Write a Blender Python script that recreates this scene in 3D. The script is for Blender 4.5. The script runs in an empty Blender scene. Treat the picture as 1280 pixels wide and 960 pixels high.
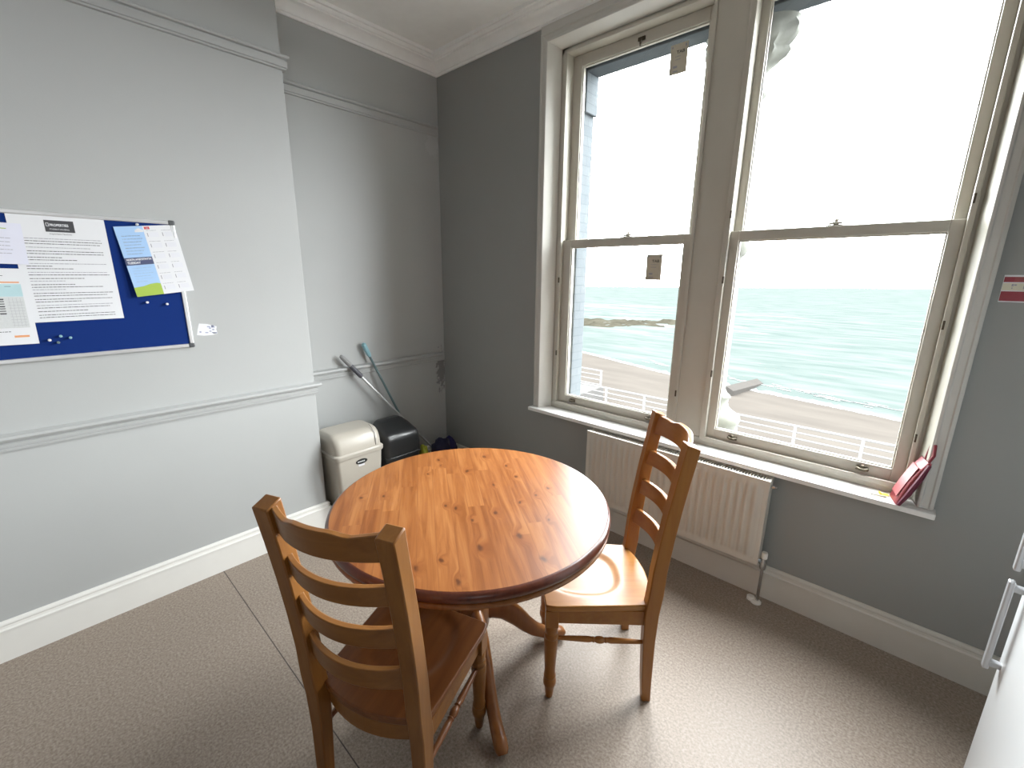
import bpy, bmesh, math, random
from mathutils import Vector, Matrix, Euler
R = math.radians
random.seed(7)
scene = bpy.context.scene
COL = scene.collection

# ------------------------------------------------------------------ nodes
class NT:
    def __init__(self, name):
        self.m = bpy.data.materials.new(name); self.m.use_nodes = True
        self.t = self.m.node_tree; self.t.nodes.clear()
        self.out = self.t.nodes.new('ShaderNodeOutputMaterial')
    def n(self, typ, **kw):
        nd = self.t.nodes.new('ShaderNode' + typ)
        for k, v in kw.items(): setattr(nd, k, v)
        return nd
    def set(self, sock, v):
        if hasattr(v, 'is_output') or isinstance(v, bpy.types.NodeSocket): self.t.links.new(v, sock)
        else:
            if isinstance(v, (tuple, list)) and len(v) == 3 and sock.type == 'RGBA': v = (*v, 1)
            sock.default_value = v
    def math(self, op, a, b=None, c=None, clamp=False):
        nd = self.n('Math', operation=op, use_clamp=clamp); self.set(nd.inputs[0], a)
        if b is not None: self.set(nd.inputs[1], b)
        if c is not None: self.set(nd.inputs[2], c)
        return nd.outputs[0]
    def vmath(self, op, a, b=None):
        nd = self.n('VectorMath', operation=op); self.set(nd.inputs[0], a)
        if b is not None: self.set(nd.inputs[1], b)
        return nd.outputs['Value'] if op in ('LENGTH', 'DOT_PRODUCT', 'DISTANCE') else nd.outputs[0]
    def coord(self, scale=(1, 1, 1), kind='Object', loc=(0, 0, 0), rot=(0, 0, 0)):
        tc = self.n('TexCoord'); mp = self.n('Mapping')
        self.t.links.new(tc.outputs[kind], mp.inputs[0])
        mp.inputs['Scale'].default_value = scale; mp.inputs['Location'].default_value = loc; mp.inputs['Rotation'].default_value = rot
        return mp.outputs[0]
    def noise(self, vec, scale=5, detail=4, rough=.5, dist=0):
        nd = self.n('TexNoise'); self.set(nd.inputs['Vector'], vec)
        nd.inputs['Scale'].default_value = scale; nd.inputs['Detail'].default_value = detail
        nd.inputs['Roughness'].default_value = rough; nd.inputs['Distortion'].default_value = dist
        return nd.outputs['Fac']
    def ramp(self, fac, stops):
        nd = self.n('ValToRGB'); self.set(nd.inputs[0], fac)
        el = nd.color_ramp.elements
        while len(el) < len(stops): el.new(.5)
        for e, (p, c) in zip(el, stops): e.position = p; e.color = (*c, 1) if len(c) == 3 else c
        return nd.outputs[0]
    def mix(self, fac, a, b, mode='MIX'):
        nd = self.n('MixRGB', blend_type=mode); self.set(nd.inputs[0], fac); self.set(nd.inputs[1], a); self.set(nd.inputs[2], b)
        return nd.outputs[0]
    def maprange(self, v, a, b, c=0, d=1, smooth=True):
        nd = self.n('MapRange', interpolation_type='SMOOTHSTEP' if smooth else 'LINEAR')
        for i, x in enumerate((v, a, b, c, d)): self.set(nd.inputs[i], x)
        return nd.outputs[0]
    def bump(self, h, strength=.2, dist=.002):
        nd = self.n('Bump'); self.set(nd.inputs['Height'], h)
        nd.inputs['Strength'].default_value = strength; nd.inputs['Distance'].default_value = dist
        return nd.outputs[0]
    def pbr(self, color, rough=.5, metal=0, bump=None, coat=0, coat_rough=.1, spec=.5, alpha=None):
        b = self.n('BsdfPrincipled')
        self.set(b.inputs['Base Color'], color); self.set(b.inputs['Roughness'], rough); b.inputs['Metallic'].default_value = metal
        b.inputs['Specular IOR Level'].default_value = spec
        b.inputs['Coat Weight'].default_value = coat; b.inputs['Coat Roughness'].default_value = coat_rough
        if bump is not None: self.t.links.new(bump, b.inputs['Normal'])
        self.t.links.new(b.outputs[0], self.out.inputs[0])
        return self.m

def plain(name, col, rough=.5, metal=0, var=.06, scale=12, bump=0, coat=0, spec=.5):
    t = NT(name); v = t.coord()
    f = t.noise(v, scale, 4)
    c = t.mix(f, tuple(x * (1 - var) for x in col), tuple(min(1, x * (1 + var)) for x in col))
    b = t.bump(t.noise(v, scale * 8, 3), bump, .001) if bump else None
    return t.pbr(c, rough, metal, b, coat, spec=spec)

def wall_paint(name, col, smudge=None):
    t = NT(name); v = t.coord(kind='Object')
    f = t.noise(v, 1.3, 5, .6); g = t.noise(v, 9, 4)
    c = t.mix(f, tuple(x * .94 for x in col), tuple(x * 1.06 for x in col))
    c = t.mix(t.math('MULTIPLY', g, .12), c, (col[0] * .8, col[1] * .8, col[2] * .8))
    if smudge:
        sp = t.n('SeparateXYZ'); t.set(sp.inputs[0], v)
        for (y0, z0, ry, rz, k, tone) in smudge:
            dy = t.math('DIVIDE', t.math('SUBTRACT', sp.outputs[1], y0), ry); dz = t.math('DIVIDE', t.math('SUBTRACT', sp.outputs[2], z0), rz)
            d = t.math('SQRT', t.math('ADD', t.math('MULTIPLY', dy, dy), t.math('MULTIPLY', dz, dz)))
            d = t.math('ADD', d, t.math('MULTIPLY', t.math('SUBTRACT', t.noise(v, 26, 5, .7), .5), 3.2))
            m = t.maprange(d, .75, 1.0, k, 0)
            c = t.mix(m, c, tuple(x * tone for x in col))
    bp = t.bump(t.math('ADD', t.noise(v, 3, 3), t.math('MULTIPLY', t.noise(v, 160, 2), .15)), .25, .004)
    return t.pbr(c, .55, 0, bp, spec=.35)

def wood(name, light, dark, axis='Z', rough=.32, coat=.25, grain=1.0):
    t = NT(name)
    sc = {'X': (1.2, 16, 16), 'Y': (16, 1.2, 16), 'Z': (16, 16, 1.2)}[axis]
    v = t.coord(sc)
    oi = t.n('ObjectInfo')
    v = t.vmath('ADD', v, t.vmath('MULTIPLY', oi.outputs['Location'], (13.1, 7.3, 3.7)))
    f = t.noise(v, 1.4 * grain, 6, .6, .8)
    g = t.noise(v, 6 * grain, 4, .6)
    c = t.ramp(f, [(.28, dark), (.72, light)])
    c = t.mix(t.math('MULTIPLY', g, .35), c, dark)
    return t.pbr(c, t.math('ADD', t.math('MULTIPLY', g, .12), rough), 0, t.bump(g, .08, .001), coat * .5, .2, spec=.3)

# ------------------------------------------------------------------ mesh builder
class MB:
    def __init__(self): self.bm = bmesh.new(); self.mi = 0
    def face(self, vs):
        try:
            f = self.bm.faces.new(vs); f.material_index = self.mi; return f
        except ValueError: return None
    def verts(self, pts): return [self.bm.verts.new(p) for p in pts]
    def poly(self, pts): return self.face(self.verts(pts))
    def box(self, x0, x1, y0, y1, z0, z1, M=None):
        P = [(x, y, z) for z in (z0, z1) for x, y in ((x0, y0), (x1, y0), (x1, y1), (x0, y1))]
        if M is not None: P = [M @ Vector(p) for p in P]
        v = self.verts(P)
        for q in ((3, 2, 1, 0), (4, 5, 6, 7), (0, 1, 5, 4), (1, 2, 6, 5), (2, 3, 7, 6), (3, 0, 4, 7)): self.face([v[i] for i in q])
        return v
    def loft(self, rings, closed=True, caps=True):
        V = [self.verts(r) for r in rings]; n = len(V[0])
        for a, b in zip(V, V[1:]):
            for i in range(n if closed else n - 1):
                j = (i + 1) % n; self.face([a[i], a[j], b[j], b[i]])
        if caps and closed:
            self.face(V[0][::-1]); self.face(V[-1])
        return V
    def lathe(self, prof, seg=24, c=(0, 0, 0), M=None, caps=True):
        rings = []
        for r, z in prof:
            ring = [Vector((c[0] + r * math.cos(2 * math.pi * i / seg), c[1] + r * math.sin(2 * math.pi * i / seg), c[2] + z)) for i in range(seg)]
            if M is not None: ring = [M @ p for p in ring]
            rings.append(ring)
        self.loft(rings, True, caps)
    def tube(self, pts, rad, seg=10, caps=True):
        pts = [Vector(p) for p in pts]; rr = rad if isinstance(rad, (list, tuple)) else [rad] * len(pts)
        rings = []; up = None
        for i, p in enumerate(pts):
            d = (pts[min(i + 1, len(pts) - 1)] - pts[max(i - 1, 0)]).normalized()
            if up is None: up = Vector((0, 0, 1)) if abs(d.z) < .9 else Vector((1, 0, 0))
            x = d.cross(up).normalized(); y = x.cross(d).normalized(); up = y
            rings.append([p + (x * math.cos(2 * math.pi * k / seg) + y * math.sin(2 * math.pi * k / seg)) * rr[i] for k in range(seg)])
        self.loft(rings, True, caps)
    def prism(self, pts2, f0, f1):      # pts2 outline; f0/f1 map (a,b) -> 3d
        self.loft([[f0(*p) for p in pts2], [f1(*p) for p in pts2]])
    def text(self, s, size, x, y, z=.0006, align='LEFT', bold=0, sx=1.0, M=None):
        cu = bpy.data.curves.new('t', 'FONT'); cu.body = s; cu.size = size; cu.align_x = align; cu.offset = bold
        o = bpy.data.objects.new('t', cu); COL.objects.link(o)
        bpy.context.view_layer.update()
        me = bpy.data.meshes.new_from_object(o.evaluated_get(bpy.context.evaluated_depsgraph_get()))
        base = len(self.bm.verts)
        vs = []
        for v in me.vertices:
            p = Vector((x + v.co.x * sx, y + v.co.y, z))
            vs.append(self.bm.verts.new(M @ p if M is not None else p))
        for p in me.polygons: self.face([vs[i] for i in p.vertices])
        bpy.data.objects.remove(o); bpy.data.curves.remove(cu); bpy.data.meshes.remove(me)
    def rect(self, x0, y0, x1, y1, z=.0004): self.poly([(x0, y0, z), (x1, y0, z), (x1, y1, z), (x0, y1, z)])
    def build(self, name, mats, parent=None, smooth=False, bevel=0, seg=2, angle=30, recalc=True):
        if recalc: bmesh.ops.recalc_face_normals(self.bm, faces=self.bm.faces)
        me = bpy.data.meshes.new(name); self.bm.to_mesh(me); self.bm.free()
        if not isinstance(mats, (list, tuple)): mats = [mats]
        for m in mats: me.materials.append(m)
        o = bpy.data.objects.new(name, me); COL.objects.link(o)
        if parent is not None: o.parent = parent
        if smooth:
            for p in me.polygons: p.use_smooth = True
            if hasattr(me, 'set_sharp_from_angle'): me.set_sharp_from_angle(angle=R(angle))
        if bevel:
            b = o.modifiers.new('bevel', 'BEVEL'); b.width = bevel; b.segments = seg; b.limit_method = 'ANGLE'; b.angle_limit = R(40)
            b.harden_normals = False
        return o

def tag(o, label=None, cat=None, group=None, kind=None):
    if label: o['label'] = label
    if cat: o['category'] = cat
    if group: o['group'] = group
    if kind: o['kind'] = kind
    return o
def empty(name, loc=(0, 0, 0), rz=0):
    o = bpy.data.objects.new(name, None); COL.objects.link(o); o.location = loc; o.rotation_euler = (0, 0, rz)
    o.empty_display_size = .1
    return o
def struct(o, label, cat=None): return tag(o, label, cat or o.name.split('_')[0], None, 'structure')
def copy_tree(o, parent=None):
    c = o.copy(); COL.objects.link(c)
    if parent is not None: c.parent = parent
    for ch in [x for x in bpy.data.objects if x.parent == o]: copy_tree(ch, c)
    return c

# ------------------------------------------------------------------ materials
M = {}
OUT = .215      # outdoor surfaces are dark against the very bright overcast sky
def oc(*c): return tuple(x * OUT for x in c)
WALLC = (.39, .40, .395)
M['wall'] = wall_paint('grey wall paint', WALLC)
M['wall_alcove'] = wall_paint('grey wall paint with bare patches', WALLC, [(-.040, .81, .050, .17, .9, .45), (-.06, 2.53, .07, .09, .5, 1.2)])
M['wall_back'] = wall_paint('grey wall paint in shade', (.262, .267, .258))  # same paint as the other walls, darkened to stand for shade
M['wall_far'] = wall_paint('grey wall paint darkened against bounce', (.13, .13, .125))  # unseen walls, coloured dark to cut the bounce light
M['ceil'] = plain('ceiling white', (.91, .91, .89), .8, bump=.1)
M['trim'] = plain('white gloss trim', (.72, .71, .66), .35, var=.04, coat=.2)
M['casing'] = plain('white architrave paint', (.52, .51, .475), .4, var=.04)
M['lining_shaded'] = plain('shaded white lining paint', (.36, .345, .29), .45, var=.05)  # right lining only: weaker light put into the colour
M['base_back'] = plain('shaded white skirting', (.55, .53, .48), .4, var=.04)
M['cream_metal'] = plain('painted cream metal', (.40, .38, .32), .45)
M['greytrim'] = plain('grey painted rail', (.38, .39, .385), .45, var=.05)
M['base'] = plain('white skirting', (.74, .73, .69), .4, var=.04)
M['sill'] = plain('white sill', (.76, .76, .74), .3, var=.05, coat=.3)
M['frame'] = plain('cream window paint', (.49, .465, .40), .4, var=.05, coat=.2)

def floor_mat():
    t = NT('speckled vinyl floor'); v = t.coord()
    a = t.noise(v, 110, 3, .7); b = t.noise(v, 45, 4, .6); c = t.noise(v, 1.1, 4)
    col = t.ramp(a, [(.33, (.145, .108, .080)), (.5, (.26, .212, .170)), (.68, (.39, .335, .285))])
    col = t.mix(t.math('MULTIPLY', b, .5), col, (.235, .188, .150))
    col = t.mix(t.math('MULTIPLY', c, .25), col, (.205, .162, .125))
    sp = t.n('SeparateXYZ'); t.set(sp.inputs[0], v)
    d = t.math('ABSOLUTE', t.math('ADD', sp.outputs[1], 1.834))
    seam = t.maprange(d, .0012, .0028, 1, 0)
    col = t.mix(seam, col, (.05, .04, .035))
    return t.pbr(col, t.math('ADD', t.math('MULTIPLY', a, .18), .33), 0, t.bump(t.math('SUBTRACT', a, seam), .25, .0012), spec=.25)
M['floor'] = floor_mat()

PINE_L, PINE_D = (.44, .195, .045), (.31, .112, .022)
M['woodX'] = wood('honey pine along x', (.35, .145, .030), (.245, .083, .015), 'X')
M['woodY'] = wood('honey pine along y', PINE_L, PINE_D, 'Y')
M['woodZ'] = wood('honey pine along z', (.35, .145, .030), (.245, .083, .015), 'Z')
OAK_L, OAK_D = (.245, .10, .020), (.150, .052, .009)
M['dwX'] = wood('brown pine along x', OAK_L, OAK_D, 'X')
M['dwY'] = wood('brown pine along y', (.19, .065, .016), (.115, .034, .008), 'Y')
M['dwZ'] = wood('brown pine along z', OAK_L, OAK_D, 'Z')
M['rim'] = wood('mahogany stained rim', (.13, .032, .014), (.06, .014, .008), 'X', .25, .5)
M['ped'] = wood('orange pine pedestal', (.30, .115, .030), (.18, .058, .014), 'Z', .3, .3)

KN = [(-.391, -.111, 1), (-.327, -.103, .6), (-.39, .102, 1.3), (-.248, .008, 1.1), (-.25, -.16, .7), (-.084, -.332, .9), (-.087, -.416, .9), (.058, -.065, 1),
      (.033, -.101, .8), (.15, -.016, .9), (.118, .075, 1.0), (.277, .129, 1.4), (.317, -.009, 1.5), (.409, .175, 1.5), (.464, -.092, 1.2), (.379, -.207, 1.2),
      (.355, -.131, .9), (-.032, .314, 1), (-.155, .208, 1), (.061, .177, .9), (.02, .25, .8), (-.27, .19, 1.0), (-.1, .1, .9), (.2, .25, .9)]
def table_mat():
    t = NT('pine plank table top'); v = t.coord()
    sp = t.n('SeparateXYZ'); t.set(sp.inputs[0], v)
    W = .062
    q = t.math('DIVIDE', t.math('ADD', sp.outputs[1], .02), W)
    idx = t.math('FLOOR', q); fr = t.math('FRACT', q)
    # plank ends: each strip is broken once
    wn = t.n('TexWhiteNoise', noise_dimensions='1D'); t.set(wn.inputs['W'], idx)
    seg = t.math('GREATER_THAN', sp.outputs[0], t.math('MULTIPLY', t.math('SUBTRACT', wn.outputs['Value'], .5), .7))
    wn2 = t.n('TexWhiteNoise', noise_dimensions='1D'); t.set(wn2.inputs['W'], t.math('ADD', t.math('MULTIPLY', idx, 3.7), t.math('MULTIPLY', seg, 17.3)))
    tone = wn2.outputs['Value']
    off = t.n('CombineXYZ'); t.set(off.inputs[0], t.math('MULTIPLY', tone, 40)); t.set(off.inputs[1], t.math('MULTIPLY', tone, 23))
    # flow of the grain round the knots
    acc = None; dark = None
    nv = t.n('TexNoise'); t.set(nv.inputs['Vector'], v); nv.inputs['Scale'].default_value = 30
    wob = t.vmath('MULTIPLY', t.vmath('SUBTRACT', nv.outputs['Color'], (.5, .5, .5)), (.018, .018, 0))
    vv = t.vmath('ADD', v, wob)
    for (kx, ky, s) in KN:
        d = t.vmath('MULTIPLY', t.vmath('SUBTRACT', vv, (kx, ky, 0)), (1 / (.020 * s), 1 / (.0105 * s), 0))
        L = t.vmath('LENGTH', d)
        k = t.maprange(L, .15, .95, 1, 0); h = t.maprange(L, .5, 2.6, 1, 0)
        dark = k if dark is None else t.math('MAXIMUM', dark, k)
        acc = h if acc is None else t.math('MAXIMUM', acc, h)
    g0 = t.vmath('ADD', t.vmath('MULTIPLY', v, (1.6, 26, 1)), off.outputs[0])
    warp = t.n('CombineXYZ'); t.set(warp.inputs[1], t.math('MULTIPLY', acc, .6))
    g0 = t.vmath('ADD', g0, warp.outputs[0])
    f = t.noise(g0, 1.7, 5, .55, .7)
    fine = t.noise(t.vmath('MULTIPLY', g0, (1.5, 6, 1)), 3, 4, .6)
    col = t.ramp(f, [(.34, (.18, .055, .012)), (.5, (.27, .092, .023)), (.66, (.345, .135, .038))])
    col = t.mix(t.math('MULTIPLY', fine, .42), col, (.22, .062, .014))
    col = t.mix(1, col, t.ramp(tone, [(0, (.80, .73, .66)), (1, (1.12, 1.18, 1.26))]), 'MULTIPLY')
    col = t.mix(t.math('MULTIPLY', acc, .34), col, (.19, .052, .012))
    col = t.mix(t.math('MULTIPLY', dark, .85), col, (.055, .016, .006))
    edge = t.math('MINIMUM', fr, t.math('SUBTRACT', 1, fr))
    sm = t.maprange(edge, .0, .03, .55, 0)
    col = t.mix(sm, col, (.16, .05, .015))
    ro = t.math('ADD', t.math('MULTIPLY', t.noise(v, 9, 3), .14), .27)
    return t.pbr(col, ro, 0, t.bump(t.math('ADD', fine, t.math('MULTIPLY', sm, -2)), .05, .001), .08, .3, spec=.22)
M['table'] = table_mat()

M['rad'] = plain('radiator white', (.55, .52, .46), .35, var=.03, coat=.1)
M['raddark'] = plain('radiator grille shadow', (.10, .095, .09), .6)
M['chrome'] = plain('chrome', (.55, .55, .55), .25, 1)
M['alu'] = plain('brushed aluminium', (.75, .76, .77), .35, .7)
M['plasticwhite'] = plain('white plastic', (.75, .74, .70), .35)
M['capgrey'] = plain('dark grey plastic corner', (.06, .065, .07), .45)
M['felt'] = plain('royal blue felt', (.005, .021, .135), .95, var=.15, scale=400, bump=.5, spec=.1)
M['paper'] = plain('white paper', (.71, .72, .745), .7, var=.02)
M['lilacpaper'] = plain('pale lilac paper', (.68, .69, .80), .7, var=.04)
M['ink'] = plain('black ink', (.05, .05, .055), .7)
M['greyink'] = plain('grey print', (.30, .30, .34), .7)
M['darklogo'] = plain('charcoal logo block', (.035, .035, .04), .6)
M['lblue'] = plain('sky blue print', (.33, .52, .80), .6, var=.03)
M['navy'] = plain('slate navy print', (.05, .06, .14), .6)
M['green'] = plain('leaf green print', (.32, .46, .05), .6, var=.1)
M['red'] = plain('red print', (.55, .03, .04), .5)
M['orange'] = plain('orange print', (.72, .30, .12), .6)
M['teal'] = plain('pale teal print', (.42, .62, .66), .6, var=.15)
M['palegrey'] = plain('pale grey print', (.58, .60, .60), .7, var=.12, scale=200)
M['vpale'] = plain('faint lilac print', (.68, .69, .74), .7)
M['labelprint'] = plain('blue grey print', (.30, .32, .46), .7)
M['cream'] = plain('cream plastic', (.44, .405, .345), .38, var=.03, coat=.15)
M['black'] = plain('black plastic', (.012, .013, .014), .35, coat=.2)
M['dgrey'] = plain('dark grey rubber', (.06, .06, .075), .5)
M['capgrey2'] = plain('mid grey plastic', (.20, .20, .20), .5)
M['steel'] = plain('silver pole', (.55, .56, .56), .35, .5)
M['tealplast'] = plain('teal blue plastic', (.20, .38, .44), .45)
M['tealpole'] = plain('grey blue pole', (.10, .16, .17), .4, .2)
M['navycloth'] = plain('navy cloth', (.010, .010, .035), .9, var=.3, bump=.4)
M['bluecloth'] = plain('dark blue cloth', (.02, .02, .10), .9, var=.3, bump=.4)
M['purple'] = plain('dark magenta plastic', (.10, .008, .05), .45)
M['lime'] = plain('yellow green cloth', (.30, .32, .03), .9, var=.2, bump=.3)
M['pouch'] = plain('red glossy pouch', (.19, .014, .024), .45, var=.2, coat=.1)
M['pouchdark'] = plain('dark maroon seam', (.10, .01, .03), .5)
M['pouchpink'] = plain('faded pink red print', (.24, .040, .042), .6, var=.35, scale=40)
M['yellow'] = plain('yellow plastic tab', (.75, .50, .03), .5)
M['stick'] = plain('pale beige stick', (.52, .47, .38), .6)
M['brass'] = plain('tarnished brass', (.10, .082, .055), .6, .5)
M['darkmetal'] = plain('dark rusty metal', (.06, .045, .03), .6, .4)
M['tagcard'] = plain('beige sticker card', (.52, .48, .38), .7, var=.06)
M['fridge'] = plain('fridge white enamel', (.66, .68, .69), .3, var=.02, coat=.3)
M['fridgegasket'] = plain('grey gasket', (.30, .30, .31), .6)
M['handle'] = plain('grey plastic handle', (.42, .43, .45), .3, .3, coat=.3)
M['noticered'] = plain('notice red', (.24, .012, .025), .45)
M['noticecream'] = plain('notice cream', (.62, .60, .46), .5)
M['railwhite'] = plain('white railing paint', oc(.30, .30, .295), .5, spec=0)
M['prom'] = plain('pale promenade concrete', oc(.16, .155, .15), .8, var=.15, scale=1, spec=0)
M['road'] = plain('grey road', oc(.13, .13, .13), .85, var=.1, scale=1, spec=0)
M['reef'] = plain('brown rock reef', oc(.060, .056, .042), .9, var=.6, scale=.4, bump=.5, spec=0)
M['groyne'] = plain('grey concrete slipway', oc(.088, .082, .076), .9, var=.1, scale=1, spec=0)
M['foam'] = plain('white surf', oc(.30, .31, .31), .8, var=.05, spec=0)
M['stone'] = plain('pale carved stone', (.15, .155, .14), .8, var=.3, scale=14, bump=.3, spec=0)
def brick_mat():
    t = NT('blue painted brick'); v = t.coord()
    # wrap so reveals (facing x) show courses too
    sp = t.n('SeparateXYZ'); t.set(sp.inputs[0], v)
    cb = t.n('CombineXYZ'); t.set(cb.inputs[0], t.math('ADD', sp.outputs[0], sp.outputs[1])); t.set(cb.inputs[1], sp.outputs[2])
    br = t.n('TexBrick'); t.set(br.inputs['Vector'], cb.outputs[0])
    br.inputs['Scale'].default_value = 4.4; br.inputs['Mortar Size'].default_value = .012
    br.inputs['Color1'].default_value = (.105, .125, .165, 1); br.inputs['Color2'].default_value = (.125, .145, .185, 1); br.inputs['Mortar'].default_value = (.085, .1, .135, 1)
    c = t.mix(t.math('MULTIPLY', t.noise(v, 25, 4), .3), br.outputs['Color'], (.16, .175, .2))
    c = t.mix(1, c, (.66, .64, .54), 'MULTIPLY')
    return t.pbr(c, .7, 0, t.bump(br.outputs['Fac'], -.4, .004), spec=0)
M['brick'] = brick_mat()
def sea_mat():
    t = NT('choppy grey green sea'); v = t.coord((1, 1, 1))
    n1 = t.noise(t.vmath('MULTIPLY', v, (.10, .38, 1)), 1, 6, .65, .5)
    n2 = t.noise(t.vmath('MULTIPLY', v, (.02, .05, 1)), 1, 4, .5)
    n3 = t.noise(t.vmath('MULTIPLY', v, (.05, .22, 1)), 1, 7, .7, 1.0)
    c = t.ramp(n1, [(.34, (.066, .084, .080)), (.5, (.094, .108, .104)), (.66, (.135, .143, .139))])
    c = t.mix(t.math('MULTIPLY', n2, .5), c, (.094, .110, .110))
    sp = t.n('SeparateXYZ'); t.set(sp.inputs[0], v)
    zone = t.math('MULTIPLY', t.maprange(sp.outputs[1], 55, 75, 0, 1), t.maprange(sp.outputs[1], 120, 190, 1, 0))
    zone = t.math('MULTIPLY', zone, t.maprange(sp.outputs[0], -25, -2, 1, 0))
    th = t.math('SUBTRACT', .69, t.math('MULTIPLY', zone, .16))
    cap = t.maprange(t.math('SUBTRACT', n3, th), 0, .05, 0, 1)
    c = t.mix(t.math('MULTIPLY', cap, .8), c, (.165, .165, .165))
    c = t.mix(1, c, oc(1.10, 1.16, 1.13), 'MULTIPLY')
    return t.pbr(c, .8, 0, None, spec=0)
M['sea'] = sea_mat()
def sand_mat():
    t = NT('wet brown sand'); v = t.coord()
    n = t.noise(t.vmath('MULTIPLY', v, (.15, .5, 1)), 1, 5, .6); g = t.noise(v, 6, 3)
    c = t.ramp(n, [(.3, (.088, .078, .069)), (.7, (.118, .105, .092))])
    c = t.mix(t.math('MULTIPLY', g, .2), c, (.13, .12, .11))
    c = t.mix(1, c, oc(1, 1, 1), 'MULTIPLY')
    return t.pbr(c, .9, spec=0)
M['sand'] = sand_mat()
def glass_mat():
    t = NT('window glass')
    fr = t.n('LayerWeight'); fr.inputs['Blend'].default_value = .12
    tr = t.n('BsdfTransparent'); tr.inputs[0].default_value = (.97, .985, .98, 1)
    gl = t.n('BsdfGlossy'); gl.inputs['Roughness'].default_value = .02
    mx = t.n('MixShader')
    t.set(mx.inputs[0], t.math('MULTIPLY', fr.outputs['Fresnel'], .6)); t.t.links.new(tr.outputs[0], mx.inputs[1]); t.t.links.new(gl.outputs[0], mx.inputs[2])
    t.t.links.new(mx.outputs[0], t.out.inputs[0])
    return t.m
M['glass'] = glass_mat()

# ------------------------------------------------------------------ room shell
X1, YB, H = 4.15, -4.6, 3.10
BX, BY = .296, -1.23           # chimney breast face and corner
WX0, WX1, WZ0, WZ1 = 1.05, 3.02, .675, 2.905   # opening
m = MB(); m.box(-.2, X1 + .2, YB - .2, .17, -.12, 0); struct(m.build('floor', M['floor']), 'speckled beige vinyl floor with a dark seam')
m = MB(); m.box(-.2, X1 + .2, YB - .2, .17, H, H + .12); struct(m.build('ceiling', M['ceil']), 'plain white ceiling')
m = MB(); m.box(-.2, 0, BY, .17, 0, H); struct(m.build('wall_left', M['wall_alcove']), 'grey alcove wall in the corner behind the bins')
m = MB(); m.box(-.2, BX, YB, BY, 0, H); struct(m.build('wall_chimney_breast', M['wall'], bevel=.004), 'pale grey chimney breast wall carrying the noticeboard', 'wall')
m = MB()
m.box(0, WX0, 0, .17, 0, H); m.box(WX1, X1, 0, .17, 0, H); m.box(WX0, WX1, 0, .17, 0, WZ0); m.box(WX0, WX1, 0, .17, WZ1, H)
struct(m.build('wall_back', M['wall_back']), 'grey wall around the windows, shade put into its colour')
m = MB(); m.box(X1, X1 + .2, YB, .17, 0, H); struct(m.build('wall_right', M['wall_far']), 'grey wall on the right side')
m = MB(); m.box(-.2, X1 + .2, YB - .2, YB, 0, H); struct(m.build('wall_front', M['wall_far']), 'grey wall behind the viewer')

PATH = [Vector((X1, 0)), Vector((0, 0)), Vector((0, BY)), Vector((BX, BY)), Vector((BX, YB))]
NRM = [Vector((0, -1)), Vector((1, 0)), Vector((0, 1)), Vector((1, 0))]
def mitre(i):
    if i == 0: return NRM[0]
    if i == len(PATH) - 1: return NRM[-1]
    a, b = NRM[i - 1], NRM[i]; return (a + b) / (1 + a.dot(b))
def moulding(name, prof, i0, i1, mat, label, cat):
    m = MB(); rings = []
    for i in range(i0, i1 + 1):
        k = mitre(i); rings.append([(PATH[i].x + k.x * d, PATH[i].y + k.y * d, z) for d, z in prof])
    m.loft(rings)
    return struct(m.build(name, mat, smooth=True, angle=20), label, cat)
def arc(cx, cz, r, a0, a1, n=5): return [(cx + r * math.cos(R(a0 + (a1 - a0) * i / n)), cz + r * math.sin(R(a0 + (a1 - a0) * i / n))) for i in range(n + 1)]
CORN = [(0, H), (0, 2.992), (.012, 2.992), (.014, 3.004), (.022, 3.006)] + arc(.068, 3.006, .046, 180, 95, 7) + [(.070, 3.055), (.070, 3.062), (.082, 3.064), (.088, 3.072), (.09, 3.08), (.102, 3.082), (.104, H)]
moulding('trim_1', CORN, 0, 4, M['ceil'], 'white moulded ceiling cornice', 'cornice')
PIC = [(0, 2.596), (.012, 2.598), (.012, 2.606), (.018, 2.608), (.020, 2.636), (.014, 2.639), (.014, 2.644), (.026, 2.647), (.030, 2.655), (.026, 2.663), (0, 2.666)]
moulding('trim_2', PIC, 1, 4, M['greytrim'], 'grey painted picture rail high on the wall', 'picture rail')
CH = [(0, .894), (.012, .896), (.014, .904), (.010, .907), (.010, .912), (.017, .914), (.018, .926), (.012, .930), (.014, .935), (.028, .940), (.032, .948), (.030, .958), (.018, .963), (0, .966)]
moulding('trim_3', CH, 1, 4, M['greytrim'], 'grey painted chair rail at waist height', 'chair rail')
SK = [(0, 0), (.018, 0), (.018, .135), (.022, .137), (.022, .143), (.014, .148), (.012, .158), (.016, .164), (.014, .171), (.008, .176), (0, .177)]
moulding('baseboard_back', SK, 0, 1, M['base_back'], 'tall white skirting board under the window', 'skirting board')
moulding('baseboard_left', SK, 1, 4, M['base'], 'tall white skirting board along the chimney breast', 'skirting board')

# window casing (architrave) and splayed lining
m = MB()
def casing_prof(o):   # offset from the outer edge toward the opening, depth
    return [(0, 0), (0, -.022), (.012, -.026), (.016, -.020), (.036, -.020), (.040, -.026), (.050, -.024), (.050, 0)]
for (xo, sgn) in ((1.0, 1), (3.07, -1)):
    m.loft([[(xo + sgn * a, b, .70) for a, b in casing_prof(0)], [(xo + sgn * a, b, 2.905 if False else 2.955 - a) for a, b in casing_prof(0)]])
m.loft([[(1.0 + a, b, 2.955 - a) for a, b in casing_prof(0)], [(3.07 - a, b, 2.955 - a) for a, b in casing_prof(0)]])
m.box(1.0, 3.07, -.02, 0, 2.955, 2.992)
struct(m.build('trim_10', M['casing'], bevel=.002), 'white moulded architrave around the window', 'window architrave')
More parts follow.
